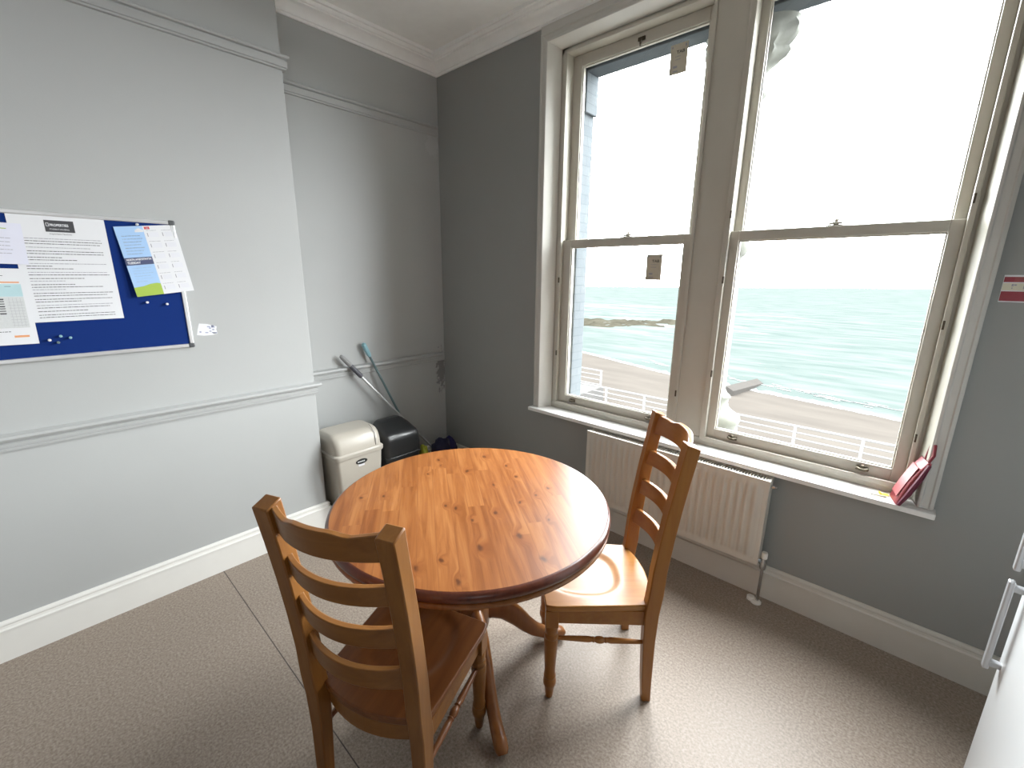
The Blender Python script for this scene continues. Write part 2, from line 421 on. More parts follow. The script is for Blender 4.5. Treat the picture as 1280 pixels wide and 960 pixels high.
# lining
m = MB()
m.loft([[(1.05, -.022, z), (1.05, .062, z), (1.098, .062, z)] for z in (.70, 2.91)])
m.loft([[(x, -.022, 2.905), (x, .062, 2.905), (x, .062, 2.878)] for x in (1.05, 3.02)])
struct(m.build('trim_4', M['trim'], bevel=.002), 'white splayed lining at the left side and head of the window', 'window lining')
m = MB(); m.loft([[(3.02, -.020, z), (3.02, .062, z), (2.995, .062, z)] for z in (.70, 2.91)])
struct(m.build('trim_9', M['lining_shaded'], bevel=.002), 'white lining at the right side of the window, darkened for shade', 'window lining')
# box frame with mullion
m = MB()
FY0, FY1 = .060, .172
m.box(1.05, 1.140, FY0 + .004, FY1, .70, 2.905); m.box(2.967, 3.02, FY0 + .004, FY1, .70, 2.905)
m.box(1.05, 3.02, FY0 + .004, FY1, 2.848, 2.905); m.box(1.05, 3.02, FY0, FY1, .70, .744)
m.box(1.965, 2.150, FY0 + .004, FY1, .744, 2.848)
for a, b in ((1.118, 1.140), (1.962, 1.980), (2.122, 2.150), (2.967, 2.985)): m.box(a, b, FY0 - .008, FY0 + .006, .744, 2.86)
for a, b in ((1.118, 1.98), (2.122, 2.985)):
    m.box(a, b, FY0 - .008, FY0 + .006, 2.848, 2.866); m.box(a, b, FY0 - .008, FY0 + .006, .728, .752)
struct(m.build('trim_5', M['frame'], bevel=.003), 'cream sash box frame with wide central mullion', 'window frame')
m = MB(); m.box(.988, 3.078, -.064, .062, .680, .704); m.box(1.05, 3.02, .04, .17, .676, .703)
struct(m.build('trim_6', M['sill'], bevel=.004), 'white window sill board over the radiator', 'window sill')

def sash(parent, x0, x1, gx0, gx1, z0, z1, gz0, gz1, y0, y1, gy):
    m = MB()
    m.box(x0, gx0, y0, y1, z0, z1); m.box(gx1, x1, y0, y1, z0, z1); m.box(gx0, gx1, y0, y1, z0, gz0); m.box(gx0, gx1, y0, y1, gz1, z1)
    # glazing bead
    b = .006
    for (a0, a1, c0, c1) in ((gx0, gx0 + b, gz0, gz1), (gx1 - b, gx1, gz0, gz1), (gx0, gx1, gz0, gz0 + b), (gx0, gx1, gz1 - b, gz1)):
        m.box(a0, a1, y0 + .008, gy - .002, c0, c1)
    s = m.build('sash', M['frame'], parent, bevel=.003)
    g = MB(); g.poly([(gx0, gy, gz0), (gx1, gy, gz0), (gx1, gy, gz1), (gx0, gy, gz1)])
    g.build('pane', M['glass'], s)
    return s
def window(name, x0, x1, gx0, gx1, label, lifts, fast, stops):
    w = empty(name, (0, 0, 0)); struct(w, label, 'window')
    lo = sash(w, x0, x1, gx0, gx1, .745, 1.815, .803, 1.770, .076, .118, .1)
    sash(w, x0, x1, gx0 - .002, gx1 + .005, 1.772, 2.846, 1.815, 2.786, .122, .162, .14)
    for x in lifts:
        q = MB(); q.box(x - .022, x + .022, .072, .077, .766, .786); q.tube([(x - .02, .068, .777), (x - .008, .058, .775), (x + .008, .058, .775), (x + .02, .068, .777)], .007, 8); q.lathe([(.006, 0), (.009, .004), (.006, .010)], 10, (x, .066, .784))
        q.build('sash_lift', M['brass'], w, smooth=True)
    q = MB(); q.box(fast - .028, fast + .028, .082, .112, 1.815, 1.820); q.lathe([(.012, 0), (.012, .010), (.006, .016), (.009, .022), (.004, .026)], 12, (fast, .098, 1.820)); q.tube([(fast - .024, .094, 1.826), (fast + .024, .090, 1.828)], .005, 8)
    q.build('sash_fastener', M['cream_metal'], w, smooth=True)
    for (x, z, y) in stops:
        q = MB(); q.box(x - .0035, x + .0035, y - .008, y, z - .017, z + .017); q.tube([(x, y - .008, z + .009), (x, y - .008, z - .010)], .003, 6)
        q.build('sash_stop', M['darkmetal'], w)
    return w
w1 = window('window_1', 1.140, 1.968, 1.202, 1.920, 'left sash window with two beige cards on its panes', (1.265, 1.817), 1.583, [(1.135, 1.568, .054), (1.135, 1.09, .054), (1.97, .964, .054)])
q = MB(); q.box(1.572 - .02, 1.572 + .02, .116, .122, 2.805, 2.822); q.tube([(1.572, .112, 2.815), (1.572, .106, 2.80), (1.572, .108, 2.776)], [.006, .006, .004], 8)
q.build('sash_hook', M['darkmetal'], w1)
w2 = window('window_2', 2.145, 2.967, 2.190, 2.924, 'right sash window facing the open sea', (2.283, 2.826), 2.567, [(2.148, 1.583, .054), (2.148, 1.105, .054), (2.148, 1.89, .054), (2.972, 1.881, .054), (2.972, 1.426, .054), (2.972, .965, .054)])

# outside skin of the wall: blue brick jambs, lintel, pier with carved colonnette
m = MB()
m.box(-.2, 1.180, .172, .30, -1, 3.6); m.box(2.99, X1 + .2, .172, .30, -1, 3.6); m.box(1.18, 2.99, .172, .30, 2.775, 3.6); m.box(1.18, 2.99, .172, .30, -1, .68)
m.box(1.18, 1.205, .172, .30, 2.56, 2.775)
struct(m.build('wall_outside', M['brick'], bevel=.004), 'blue painted brick reveal outside the left window', 'wall')
m = MB()
m.box(1.18, 2.99, .172, .36, .68, .715)
struct(m.build('trim_7', M['stone'], bevel=.006), 'pale stone sill outside the windows', 'stone sill')
m = MB()
cx, cy = 2.052, .292
m.box(1.975, 2.13, .174, .25, .715, 2.775)
prof = [(.17, .715), (.178, .735), (.178, .765), (.19, .778), (.196, .80), (.19, .822), (.165, .838), (.14, .852), (.125, .868), (.118, .89), (.122, .915), (.130, .925), (.122, .938), (.106, .95), (.096, .97),
        (.094, 1.70), (.108, 1.71), (.118, 1.735), (.122, 1.765), (.118, 1.785), (.104, 1.80), (.094, 1.815), (.094, 2.45), (.105, 2.46), (.110, 2.472), (.100, 2.49), (.096, 2.56), (.115, 2.585), (.135, 2.60), (.16, 2.615), (.175, 2.64), (.168, 2.66), (.185, 2.675), (.205, 2.70), (.21, 2.73), (.205, 2.76), (.215, 2.775)]
seg = 24
rings = []
for r, z in prof:
    ring = []
    for i in range(seg):
        a = 2 * math.pi * i / seg
        rr = r * (1 + (.10 * math.cos(8 * a + z * 12) if 2.59 < z < 2.74 else 0))
        ring.append((cx + rr * math.cos(a), cy + rr * math.sin(a) * .55 + .03, z))
    rings.append(ring)
m.loft(rings)
struct(m.build('trim_8', M['stone'], smooth=True, angle=50), 'carved pale stone colonnette with capital outside the mullion', 'stone column')

# ------------------------------------------------------------------ outdoors
m = MB()
A, B = Vector((-218, 333)), Vector((8.9, 585)); d = B - A
P = [A - d * .75, A, B, B + d * 1.0]
m.poly([(-420, 24, -8.02), (300, 24, -8.02)] + [(p.x, p.y, -8.02) for p in P[::-1]])
struct(m.build('sea', M['sea']), 'choppy pale grey green sea reaching the horizon', 'sea')
shore = [(-75, 70), (-50, 55.5), (-38, 48.8), (-28.1, 45.0), (-20, 42.2), (-14.4, 40.3), (-9, 39.6), (-3, 38.6), (3.2, 37.4), (10, 36.3), (25, 35)]
m = MB()
near = [(x, 20.9, -7.0) for x, y in shore]; mid = [(x, y, -8.015) for x, y in shore]; far = [(x, y + 7, -8.7) for x, y in shore]
V = [m.verts(r) for r in (near, mid, far)]
for a, b in zip(V, V[1:]):
    for i in range(len(a) - 1): m.face([a[i], a[i + 1], b[i + 1], b[i]])
struct(m.build('beach', M['sand']), 'brown sandy beach below the promenade', 'beach')
m = MB(); r1, r2 = [], []
rng = random.Random(3)
for i in range(len(shore) - 1):
    for k in range(24):
        t = k / 24; x = shore[i][0] * (1 - t) + shore[i + 1][0] * t; y = shore[i][1] * (1 - t) + shore[i + 1][1] * t
        w = .25 + .75 * rng.random() * (1 if x > -16 else .5)
        r1.append((x, y - .22 - .2 * rng.random(), -7.985)); r2.append((x, y + w, -7.985))
a, b = m.verts(r1), m.verts(r2)
for i in range(len(a) - 1): m.face([a[i], a[i + 1], b[i + 1], b[i]])
# a second broken line of breakers
for i in range(90):
    x = -20 + 26 * rng.random(); y = 39.0 - .22 * x + 1.1 + 1.6 * rng.random(); l = .5 + 1.2 * rng.random(); w = .05 + .12 * rng.random()
    m.poly([(x, y, -7.98), (x + l, y - .2 * l, -7.98), (x + l * .9, y - .2 * l + w, -7.98), (x + .1 * l, y + w, -7.98)])
tag(m.build('surf', M['foam']), 'white surf line along the beach', 'surf', None, 'stuff')

# promenade, road
m = MB(); m.box(-60, 40, 14, 20.9, -6.6, -6.1); m.box(-60, 40, 20.5, 20.9, -6.1, -5.98)
struct(m.build('promenade', M['prom'], bevel=.02), 'pale promenade paving behind the white railing', 'promenade')
m = MB(); m.box(-60, 40, .4, 14, -6.7, -6.25); struct(m.build('street', M['road']), 'grey street below the windows', 'street')
def railing(name, x0, x1, y, zt, zb, xs, label, nr=3, group=None, turn=None):
    o = empty(name, (x0, y, zb)); tag(o, label, 'railing', group)
    q = MB()
    for k in range(nr):
        z = zt - k * (zt - zb) * .30 - zb
        q.tube([(0, 0, z), (x1 - x0, 0, z)], .052 if k == 0 else .038, 8)
    q.build('rail', M['railwhite'], o, smooth=True)
    for x in xs:
        q = MB(); q.box(x - x0 - .06, x - x0 + .06, -.06, .06, 0, zt - zb + .03)
        q.build('post', M['railwhite'], o, bevel=.008)
    return o
pxs = [-.347 + 2.46 * k for k in range(-9, 5)]
railing('promenade_railing', pxs[0], pxs[-1], 20.5, -5.0, -5.98, pxs, 'long white railing running along the promenade edge')
pl = empty('beach_steps_railing', (0, 0, 0)); bpy.data.objects.remove(pl)
railing('railing', -19.0, -13.05, 24.6, -5.02, -6.15, [-19, -17.0, -15.0, -13.05], 'short white railing end seen beyond the promenade, low in left window', 4)
m = MB(); m.box(-24, -12.9, 20.92, 24.8, -7.6, -6.16); struct(m.build('viewing_platform', M['prom'], bevel=.02), 'concrete landing under the short railing', 'platform')

# rock reef
m = MB(); nx, ny = 64, 22
rng = random.Random(5)
from mathutils import noise as mn
G = []
for i in range(nx + 1):
    u = i / nx; row = []
    for j in range(ny + 1):
        v = j / ny
        x = -58 + u * 28; lo = 60 + (u - .25) * 30 if u > .25 else 60 - (.25 - u) * 10; hi = 82 + 16 * u
        if u > .8: lo = lo + (u - .8) * 20
        y = lo + (hi - lo) * v
        e = min(1, 5 * v * (1 - v) * 1.2) * min(1, 5 * (1 - u))
        h = e * (.55 + .9 * mn.fractal(Vector((x * .35, y * .35, 0)), 1, 2, 4)) - .38
        row.append((x + mn.noise(Vector((x * .2, y * .2, 3))) * 2, y + mn.noise(Vector((x * .2, y * .2, 9))) * 2.5, -8.02 + h * .9))
    G.append(m.verts(row))
for i in range(nx):
    for j in range(ny): m.face([G[i][j], G[i + 1][j], G[i + 1][j + 1], G[i][j + 1]])
tag(m.build('rock_reef', M['reef'], smooth=True, angle=60), 'low brown rock reef in the water, seen through left window', 'rocks')
# slipway
m = MB()
m.loft([[(-8.6, 36.9, -8.1), (-7.0, 35.0, -8.1), (-7.0, 35.0, -7.35), (-7.9, 36.0, -7.25)], [(-7.6, 44.2, -8.1), (-6.5, 42.6, -8.1), (-6.6, 42.6, -7.95), (-7.4, 43.8, -7.85)]])
tag(m.build('slipway', M['groyne'], bevel=.03), 'grey concrete slipway running from the beach into the sea', 'slipway')

# ------------------------------------------------------------------ chairs
def ladder_chair(label, group, mx, my, mz):
    """origin on the floor, front is -Y"""
    o = empty('dining_chair'); tag(o, label, 'chair', group)
    ZS = .432
    lean = lambda z: 0 if z < .43 else (z - .43) / .63 * .082 + .018 * math.sin(math.pi * min(1, (z - .43) / .63)) * -.5
    # seat
    q = MB(); nu, nv = 36, 36
    top, bot = [], []
    for j in range(nv + 1):
        v = j / nv; rt, rb = [], []
        for i in range(nu + 1):
            u = -1 + 2 * i / nu
            hw = .207 - .020 * v
            cr = 1 - .045 * max(0, (.12 - v) / .12) ** 2           # rounded front corners
            x = u * hw * cr
            yf = -.228 + .010 * u * u; yb = .196 - .045 * u * u
            y = yf + (yb - yf) * v
            # saddle scoop, open to the front, with a firm edge
            ex = x / .148; ey = (y + .055) / (.150 if y > -.055 else .17)
            e = (abs(ex) ** 2.6 + abs(ey) ** 2.4) ** (1 / 2.5)
            sc = max(0, min(1, (1.0 - e) / .24)); sc = sc * sc * (3 - 2 * sc)
            ridge = .005 * math.exp(-(x / .035) ** 2) * max(0, min(1, (-.02 - y) / .1))
            z = ZS - .0095 * sc + ridge * sc
            rt.append((x, y, z)); rb.append((x * .985, y * .985, ZS - .027))
        top.append(q.verts(rt)); bot.append(q.verts(rb))
    for G, f in ((top, 1), (bot, -1)):
        for j in range(nv):
            for i in range(nu):
                vs = [G[j][i], G[j][i + 1], G[j + 1][i + 1], G[j + 1][i]]; q.face(vs if f > 0 else vs[::-1])
    for i in range(nu): q.face([top[0][i + 1], top[0][i], bot[0][i], bot[0][i + 1]]); q.face([top[nv][i], top[nv][i + 1], bot[nv][i + 1], bot[nv][i]])
    for j in range(nv): q.face([top[j][0], top[j + 1][0], bot[j + 1][0], bot[j][0]]); q.face([top[j + 1][nu], top[j][nu], bot[j][nu], bot[j + 1][nu]])
    q.build('seat', my, o, smooth=True, angle=45, bevel=.005, seg=3)
    # apron
    q = MB(); za, zb = ZS - .086, ZS - .026
    for s in (-1, 1): q.box(s * .178 - .010, s * .178 + .010, -.175, .150, za, zb)
    q.box(-.160, .160, -.204, -.184, za, zb)
    pts = []
    for k in range(13):
        x = -.155 + .31 * k / 12; pts.append((x, .180 - .038 * (x / .155) ** 2))
    q.loft([[(x, y - .011, za), (x, y + .009, za), (x, y + .009, zb), (x, y - .011, zb)] for x, y in pts])
    q.build('seat_frame', mx, o, bevel=.002)
    # turned front legs
    for s in (-1, 1):
        q = MB(); c = (s * .176, -.192, 0)
        # square block at the top
        zt = ZS - .026
        q.box(c[0] - .024, c[0] + .024, c[1] - .024, c[1] + .024, .335, zt)
        q.lathe([(.014, 0), (.017, .03), (.020, .052), (.0245, .060), (.0255, .074), (.0235, .086), (.0205, .092), (.0235, .098), (.0235, .104), (.0200, .110),
                 (.0210, .14), (.0240, .20), (.0262, .245), (.0270, .268), (.0235, .274), (.0262, .281), (.0262, .290), (.0220, .296), (.0240, .312), (.0250, .335), (.018, .345)], 20, c)
        q.build('leg', mz, o, smooth=True, angle=40, bevel=.002)
    # rear posts, one piece from floor to top
    for s in (-1, 1):
        q = MB(); rings = []
        for z, w, t, dy in ((0, .017, .0165, .012), (.10, .019, .019, .006), (.28, .021, .0225, 0), (.40, .0225, .026, 0), (.48, .0230, .026, .004), (.58, .0235, .025, None), (.70, .024, .024, None), (.82, .0245, .0235, None), (.94, .025, .023, None), (1.052, .0255, .0225, None)):
            y = .170 + (lean(z) if dy is None else dy + lean(z)); x = s * (.1765 + .003 * z)
            tilt = .012 if z > 1 else 0
            rings.append([(x - w, y - t, z + tilt), (x + w, y - t, z + tilt), (x + w, y + t, z - tilt * .3), (x - w, y + t, z - tilt * .3)])
        q.loft(rings)
        q.build('leg', mz, o, smooth=True, angle=25, bevel=.004, seg=2)
    # ladder slats, bowed backwards
    def slat(name, z0, z1, wavy=False):
        q = MB(); rings = []
        n = 28
        for k in range(n + 1):
            x = -.166 + .332 * k / n; u = x / .166
            bow = .052 * (1 - u * u) - .006
            zt = z1
            if wavy:
                a = abs(u)
                zt = z1 - .012 + (.011 * (1 - max(0, min(1, (a - .28) / .30)) ** 2 * (3 - 2 * max(0, min(1, (a - .28) / .30)))) if a < .58 else 0) + (.006 * math.sin((a - .58) / .42 * math.pi / 2) if a > .58 else 0)
            arch = .010 * (1 - u * u)
            y0 = .170 + lean(z0) + bow; y1 = .170 + lean(zt) + bow
            zz0 = z0 + arch * .6
            rings.append([(x, y0 - .010, zz0), (x, y0 + .010, zz0), (x, y1 + .009, zt), (x, y1 - .009, zt)])
        q.loft(rings)
        q.build(name, mx, o, smooth=True, angle=35, bevel=.003)
    slat('crest_rail', .972, 1.056, True)
    slat('slat', .838, .900); slat('slat', .703, .768); slat('slat', .563, .632)
    # turned side stretchers
    for s in (-1, 1):
        q = MB()
        a, b = Vector((s * .176, -.175, .272)), Vector((s * .1765, .155, .262)); L = (b - a).length
        prof = [(0, .007), (.12, .009), (.38, .0115), (.415, .0085), (.43, .0115), (.445, .0085), (.47, .0125), (.5, .014), (.53, .0125), (.555, .0085), (.57, .0115), (.585, .0085), (.62, .0115), (.88, .009), (1, .007)]
        q.tube([a.lerp(b, t) for t, r in prof], [r for t, r in prof], 12)
        q.build('stretcher', my, o, smooth=True, angle=50)
    return o
c1 = ladder_chair('honey pine ladder-back chair standing by the radiator, facing the round table', 'ladder-back dining chairs', M['woodX'], M['woodY'], M['woodZ'])
c1.location = (2.1075, -.9349, 0); c1.rotation_euler = (0, 0, -.8526)
c2 = ladder_chair('brown ladder-back chair seen from behind, its seat pushed under the round table', 'ladder-back dining chairs', M['dwX'], M['dwY'], M['dwZ'])
c2.location = (1.8726, -1.7053, 0); c2.rotation_euler = (0, 0, 3.5193)

# ------------------------------------------------------------------ round table
tb = empty('round_table', (1.746, -1.286, 0), R(-36)); tag(tb, 'round pine pedestal table with a dark stained edge', 'table')
m = MB()
ring = [(.5105 * math.cos(2 * math.pi * i / 128), .5105 * math.sin(2 * math.pi * i / 128)) for i in range(128)]
m.loft([[(x, y, .738) for x, y in ring], [(x, y, .760) for x, y in ring]])
m.build('tabletop', M['table'], tb)
m = MB()
m.lathe([(.5105, .7595), (.5135, .7590), (.519, .7555), (.5240, .748), (.5255, .740), (.5235, .731), (.518, .7255), (.512, .7235), (.44, .7230), (.44, .737), (.5105, .737)], 128, caps=False)
m.build('tabletop_rim', M['rim'], tb, smooth=True, angle=40)
m = MB()
m.lathe([(.512, .7232), (.5185, .7215), (.5225, .716), (.5215, .709), (.513, .703), (.500, .698), (.46, .6975), (.46, .7232)], 96, caps=False)
m.build('under_moulding', M['ped'], tb, smooth=True, angle=40)
m = MB()
m.box(-.30, .30, -.035, .035, .672, .7225); m.box(-.035, .035, -.30, .30, .672, .7225)
m.build('bearer', M['ped'], tb, bevel=.006)
m = MB()
m.lathe([(.045, .17), (.060, .18), (.066, .20), (.066, .31), (.060, .325), (.048, .335), (.055, .345), (.068, .365), (.076, .40), (.078, .44), (.070, .49), (.056, .53), (.046, .56), (.042, .585), (.050, .592), (.054, .60), (.050, .608), (.046, .615), (.056, .64), (.085, .665), (.11, .672)], 40)
m.build('pedestal', M['ped'], tb, smooth=True, angle=45)
for k in range(4):
    m = MB(); a = R(7 + 90 * k); ca, sa = math.cos(a), math.sin(a)
    # centre line (radius, z), half height, half width
    cl = [(.045, .255, .055, .026), (.09, .252, .052, .026), (.14, .225, .046, .026), (.19, .175, .040, .025), (.235, .122, .034, .024), (.275, .083, .029, .023), (.315, .058, .024, .023), (.350, .040, .026, .024), (.385, .031, .029, .025), (.408, .026, .024, .022), (.416, .020, .016, .016)]
    rings = []
    for i, (r, z, h, w) in enumerate(cl):
        p0, p1 = cl[max(0, i - 1)], cl[min(len(cl) - 1, i + 1)]
        t = Vector((p1[0] - p0[0], p1[1] - p0[1])).normalized(); nrm = Vector((-t.y, t.x))
        rg = []
        for j in range(12):
            b = 2 * math.pi * j / 12; cc, ss = math.cos(b), math.sin(b)
            du = w * math.copysign(abs(cc) ** .7, cc); dv = h * math.copysign(abs(ss) ** .7, ss)
            rr, zz = r + nrm.x * dv, max(0.001, z + nrm.y * dv)
            rg.append((rr * ca - du * sa, rr * sa + du * ca, zz))
        rings.append(rg)
    m.loft(rings)
    m.build('leg', M['ped'], tb, smooth=True, angle=50)

# ------------------------------------------------------------------ radiator
rd = empty('radiator', (1.511, 0, 0)); tag(rd, 'white ribbed panel radiator under the window sill', 'radiator')
RX, RZ0, RZ1 = 1.007, .222, .668
m = MB()
n = 26; pts = [(0, -.108)]
for k in range(n):
    x0 = .03 + (RX - .06) * k / n; w = (RX - .06) / n
    pts += [(x0 + w * .12, -.108), (x0 + w * .28, -.118), (x0 + w * .62, -.118), (x0 + w * .78, -.108)]
pts.append((RX, -.108))
zz = [RZ0, RZ0 + .03, RZ0 + .045, RZ1 - .045, RZ1 - .03, RZ1 - .004]
V = []
for iz, z in enumerate(zz):
    f = 1 if iz in (2, 3) else 0
    V.append(m.verts([(x, -.108 + (y + .108) * f - (.003 if iz in (0, 5) else 0) * 0, z) for x, y in pts]))
for a, b in zip(V, V[1:]):
    for i in range(len(a) - 1): m.face([a[i], a[i + 1], b[i + 1], b[i]])
m.build('front_panel', M['rad'], rd, smooth=True, angle=60, recalc=True)
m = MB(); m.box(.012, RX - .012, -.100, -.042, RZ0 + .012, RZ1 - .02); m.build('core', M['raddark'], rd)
for x in (0, RX - .022):
    m = MB(); m.box(x, x + .022, -.1085, -.036, RZ0, RZ1); m.build('side_panel', M['rad'], rd, bevel=.004)
m = MB(); m.box(0, RX, -.110, -.100, RZ1 - .010, RZ1 + .002); m.box(0, RX, -.046, -.036, RZ1 - .010, RZ1 + .002)
for k in range(72):
    x = .026 + (RX - .052) * k / 71; m.box(x - .0035, x + .0035, -.101, -.045, RZ1 - .006, RZ1)
m.build('top_grille', M['rad'], rd)
for x in (.2, .8):
    m = MB(); m.box(x - .02, x + .02, -.038, -.0235, RZ0 + .05, RZ1 - .05); m.box(x - .02, x + .02, -.030, -.0005, RZ1 - .12, RZ1 - .05)
    m.build('wall_bracket', M['rad'], rd)
m = MB(); m.tube([(RX, -.075, RZ1 - .035), (RX + .018, -.075, RZ1 - .035)], .009, 10); m.tube([(RX + .016, -.075, RZ1 - .035), (RX + .026, -.075, RZ1 - .035)], .006, 4); m.build('bleed_valve', M['chrome'], rd)
vx = RX + .020
m = MB(); m.lathe([(.013, .195), (.016, .205), (.016, .235), (.012, .245), (.012, .255)], 16, (vx, -.075, 0)); m.tube([(RX - .004, -.075, .235), (vx, -.075, .222)], .011, 12); m.tube([(RX + .004, -.075, .235), (RX + .012, -.075, .231)], .015, 6)
vo = m.build('valve', M['chrome'], rd, smooth=True)
m = MB(); m.lathe([(.012, .254), (.0145, .257), (.0145, .282), (.012, .287), (.006, .288)], 20, (vx, -.075, 0)); m.build('valve_cap', M['plasticwhite'], vo, smooth=True)
m = MB(); m.tube([(vx, -.075, .002), (vx, -.075, .20)], .0075, 12); m.build('pipe', M['chrome'], rd, smooth=True)
m = MB(); m.lathe([(.0245, 0), (.0245, .006), (.018, .012), (.008, .013)], 20, (vx - .004, -.078, 0)); m.lathe([(.018, .0), (.018, .016), (.012, .02), (.006, .02)], 20, (vx - .03, -.070, 0)); m.build('pipe_collar', M['plasticwhite'], rd, smooth=True)
m = MB(); m.tube([(-.02, -.075, .002), (-.02, -.075, .20)], .0075, 12); m.lathe([(.013, .195), (.016, .205), (.016, .235), (.012, .245), (.009, .27)], 16, (-.02, -.075, 0)); m.tube([(.004, -.075, .235), (-.02, -.075, .222)], .011, 12)
m.build('lockshield_valve', M['chrome'], rd, smooth=True)

# ------------------------------------------------------------------ notice board and papers (face +x)
RW = Matrix(((0, 0, 1), (1, 0, 0), (0, 1, 0)))       # local x -> +y, local y -> +z, local z -> +x
def wall_place(o, x, y, z, rot=0, tilt=0, yaw=0):
    o.matrix_world = Matrix.Translation((x, y, z)) @ (RW @ Matrix.Rotation(rot, 3, 'Z') @ Matrix.Rotation(yaw, 3, 'Y') @ Matrix.Rotation(tilt, 3, 'X')).to_4x4()
    return o
nb = empty('notice_board'); tag(nb, 'blue felt noticeboard with aluminium frame on the chimney breast', 'noticeboard')
BW, BH = .90, .580
wall_place(nb, BX, -1.794 - BW, 1.243)
m = MB(); m.box(.006, BW - .006, .006, BH - .006, .001, .010); m.build('felt_panel', M['felt'], nb)
m = MB()
for (x0, x1, y0, y1) in ((0, BW, 0, .017), (0, BW, BH - .017, BH), (0, .017, .017, BH - .017), (BW - .017, BW, .017, BH - .017)): m.box(x0, x1, y0, y1, .001, .016)
m.build('frame', M['alu'], nb, bevel=.004, seg=3)
for cx_, cy_ in ((0, 0), (BW, 0), (0, BH), (BW, BH)):
    m = MB(); sx = 1 if cx_ == 0 else -1; sy = 1 if cy_ == 0 else -1
    m.box(min(cx_ - sx * .002, cx_ + sx * .024), max(cx_ - sx * .002, cx_ + sx * .024), min(cy_ - sy * .002, cy_ + sy * .02), max(cy_ - sy * .002, cy_ + sy * .02), .0005, .0185)
    m.build('corner_cap', M['capgrey'], nb, bevel=.006, seg=3)

def text_block(m, x0, x1, y, rng, mi, h=.0024, fill=1.0):
    x = x0; m.mi = mi
    while x < x0 + (x1 - x0) * fill:
        w = rng.choice((.004, .006, .008, .010, .013))
        if x + w > x1: break
        m.rect(x, y, x + w, y + h); x += w + .0018
def sheet(m, w, h, bend=0, n=10):
    m.mi = 0
    G = []
    for k in range(n + 1):
        y = h * k / n; G.append(m.verts([(0, y, 0), (w, y, 0)]))
    for a, b in zip(G, G[1:]): m.face([a[0], a[1], b[1], b[0]])
SURF = BX + .0105
# big sheet with logo and paragraphs
m = MB(); W_, H_ = .277, .412; sheet(m, W_, H_); rng = random.Random(11)
m.mi = 2; m.rect(.098, H_ - .062, .182, H_ - .018)
m.mi = 0; m.text('PROPERTIES', .0125, .112, H_ - .040, .0010, bold=.0003, sx=.80); m.text('STUDENT HOUSING', .0072, .110, H_ - .054, .0010, sx=.85)
m.mi = 0
m.rect(.102, H_ - .041, .1035, H_ - .028, .001); m.rect(.102, H_ - .041, .110, H_ - .0395, .001); m.rect(.1085, H_ - .041, .110, H_ - .028, .001); m.rect(.102, H_ - .0295, .110, H_ - .028, .001)
m.mi = 1; m.text('Important Notices', .0085, W_ * .5, H_ - .072, .0008, 'CENTER')
y = H_ - .090
for k, f in enumerate((.98, 1.0, .98, 0, .8, 0, 1, 1, 0, .4, .6, 0, 1, .3, .55, 0, 1, 1, 0, .66, .42, 0, .5, .86, .4, 0, .98, .9, 0, .98, .55, 0, 1, .9, 0, .6, 0, 1, 1)):
    if f: text_block(m, .022, W_ - .018, y, rng, 1 if k % 4 else 3, .0026, f); y -= .0098
    else: y -= .0042
po = m.build('notice_sheet', [M['paper'], M['ink'], M['darklogo'], M['greyink']], recalc=False)
tag(po, 'large white printed sheet with a dark logo block, pinned mid board', 'notice'); wall_place(po, SURF + .0008, -2.311, 1.3965, R(.3))
# folded leaflet, blue half and white half
m = MB(); W_, H_ = .216, .296; sheet(m, W_, H_); rng = random.Random(12)
m.mi = 1; m.rect(0, 0, .098, H_)
m.mi = 2
pts = [(0, 0), (.098, 0), (.098, .048), (.085, .052), (.06, .050), (.035, .043), (.0, .040)]
m.poly([(x, y, .0008) for x, y in pts])
m.mi = 3; m.rect(.0, .134, .098, .166, .0009)
m.mi = 0
for (cx_, cy_, r_) in ((.074, .276, .007), (.082, .279, .009), (.091, .276, .006)): m.poly([(cx_ + r_ * math.cos(t * .5), cy_ + r_ * .8 * math.sin(t * .5), .0009) for t in range(13)])
m.rect(.067, .2705, .0965, .2755, .00095)
m.text('NORTH ABERYSTWYTH', .0112, .006, .1535, .0014, bold=.0004, sx=.72); m.text('TUESDAY', .0125, .006, .1395, .0014, bold=.0004, sx=.85)
for k in range(7): text_block(m, .016, .088, .255 - .0125 * k, rng, 4, .0022, (.8, .95, .9, .75, .95, .85, .6)[k])
for k in range(6): text_block(m, .016, .088, .120 - .0115 * k, rng, 4, .0022, (.9, .8, .95, .7, .85, .5)[k])
m.mi = 5; m.rect(.103, .281, .122, .292, .0006)
m.mi = 6; m.rect(.108, .284, .117, .288, .0010)
for r_ in range(6):
    for c_ in range(2):
        X, Y = .104 + .055 * c_, .246 - .046 * r_
        m.mi = 6; m.rect(X + .003, Y + .004, X + .006, Y + .020, .0006)
        m.mi = 8; m.rect(X + .011, Y + .002, X + .044, Y + .022, .0004)
        text_block(m, X + .002, X + .044, Y + .029, rng, 6, .0016, .8)
po = m.build('collection_leaflet', [M['paper'], M['lblue'], M['green'], M['navy'], M['greyink'], M['red'], M['greyink'], M['palegrey'], M['vpale']], recalc=False)
tag(po, 'blue and white leaflet with a green foot, hanging over the board frame', 'leaflet'); wall_place(po, SURF + .0175, -1.977, 1.488, R(6.5), R(-2.9))
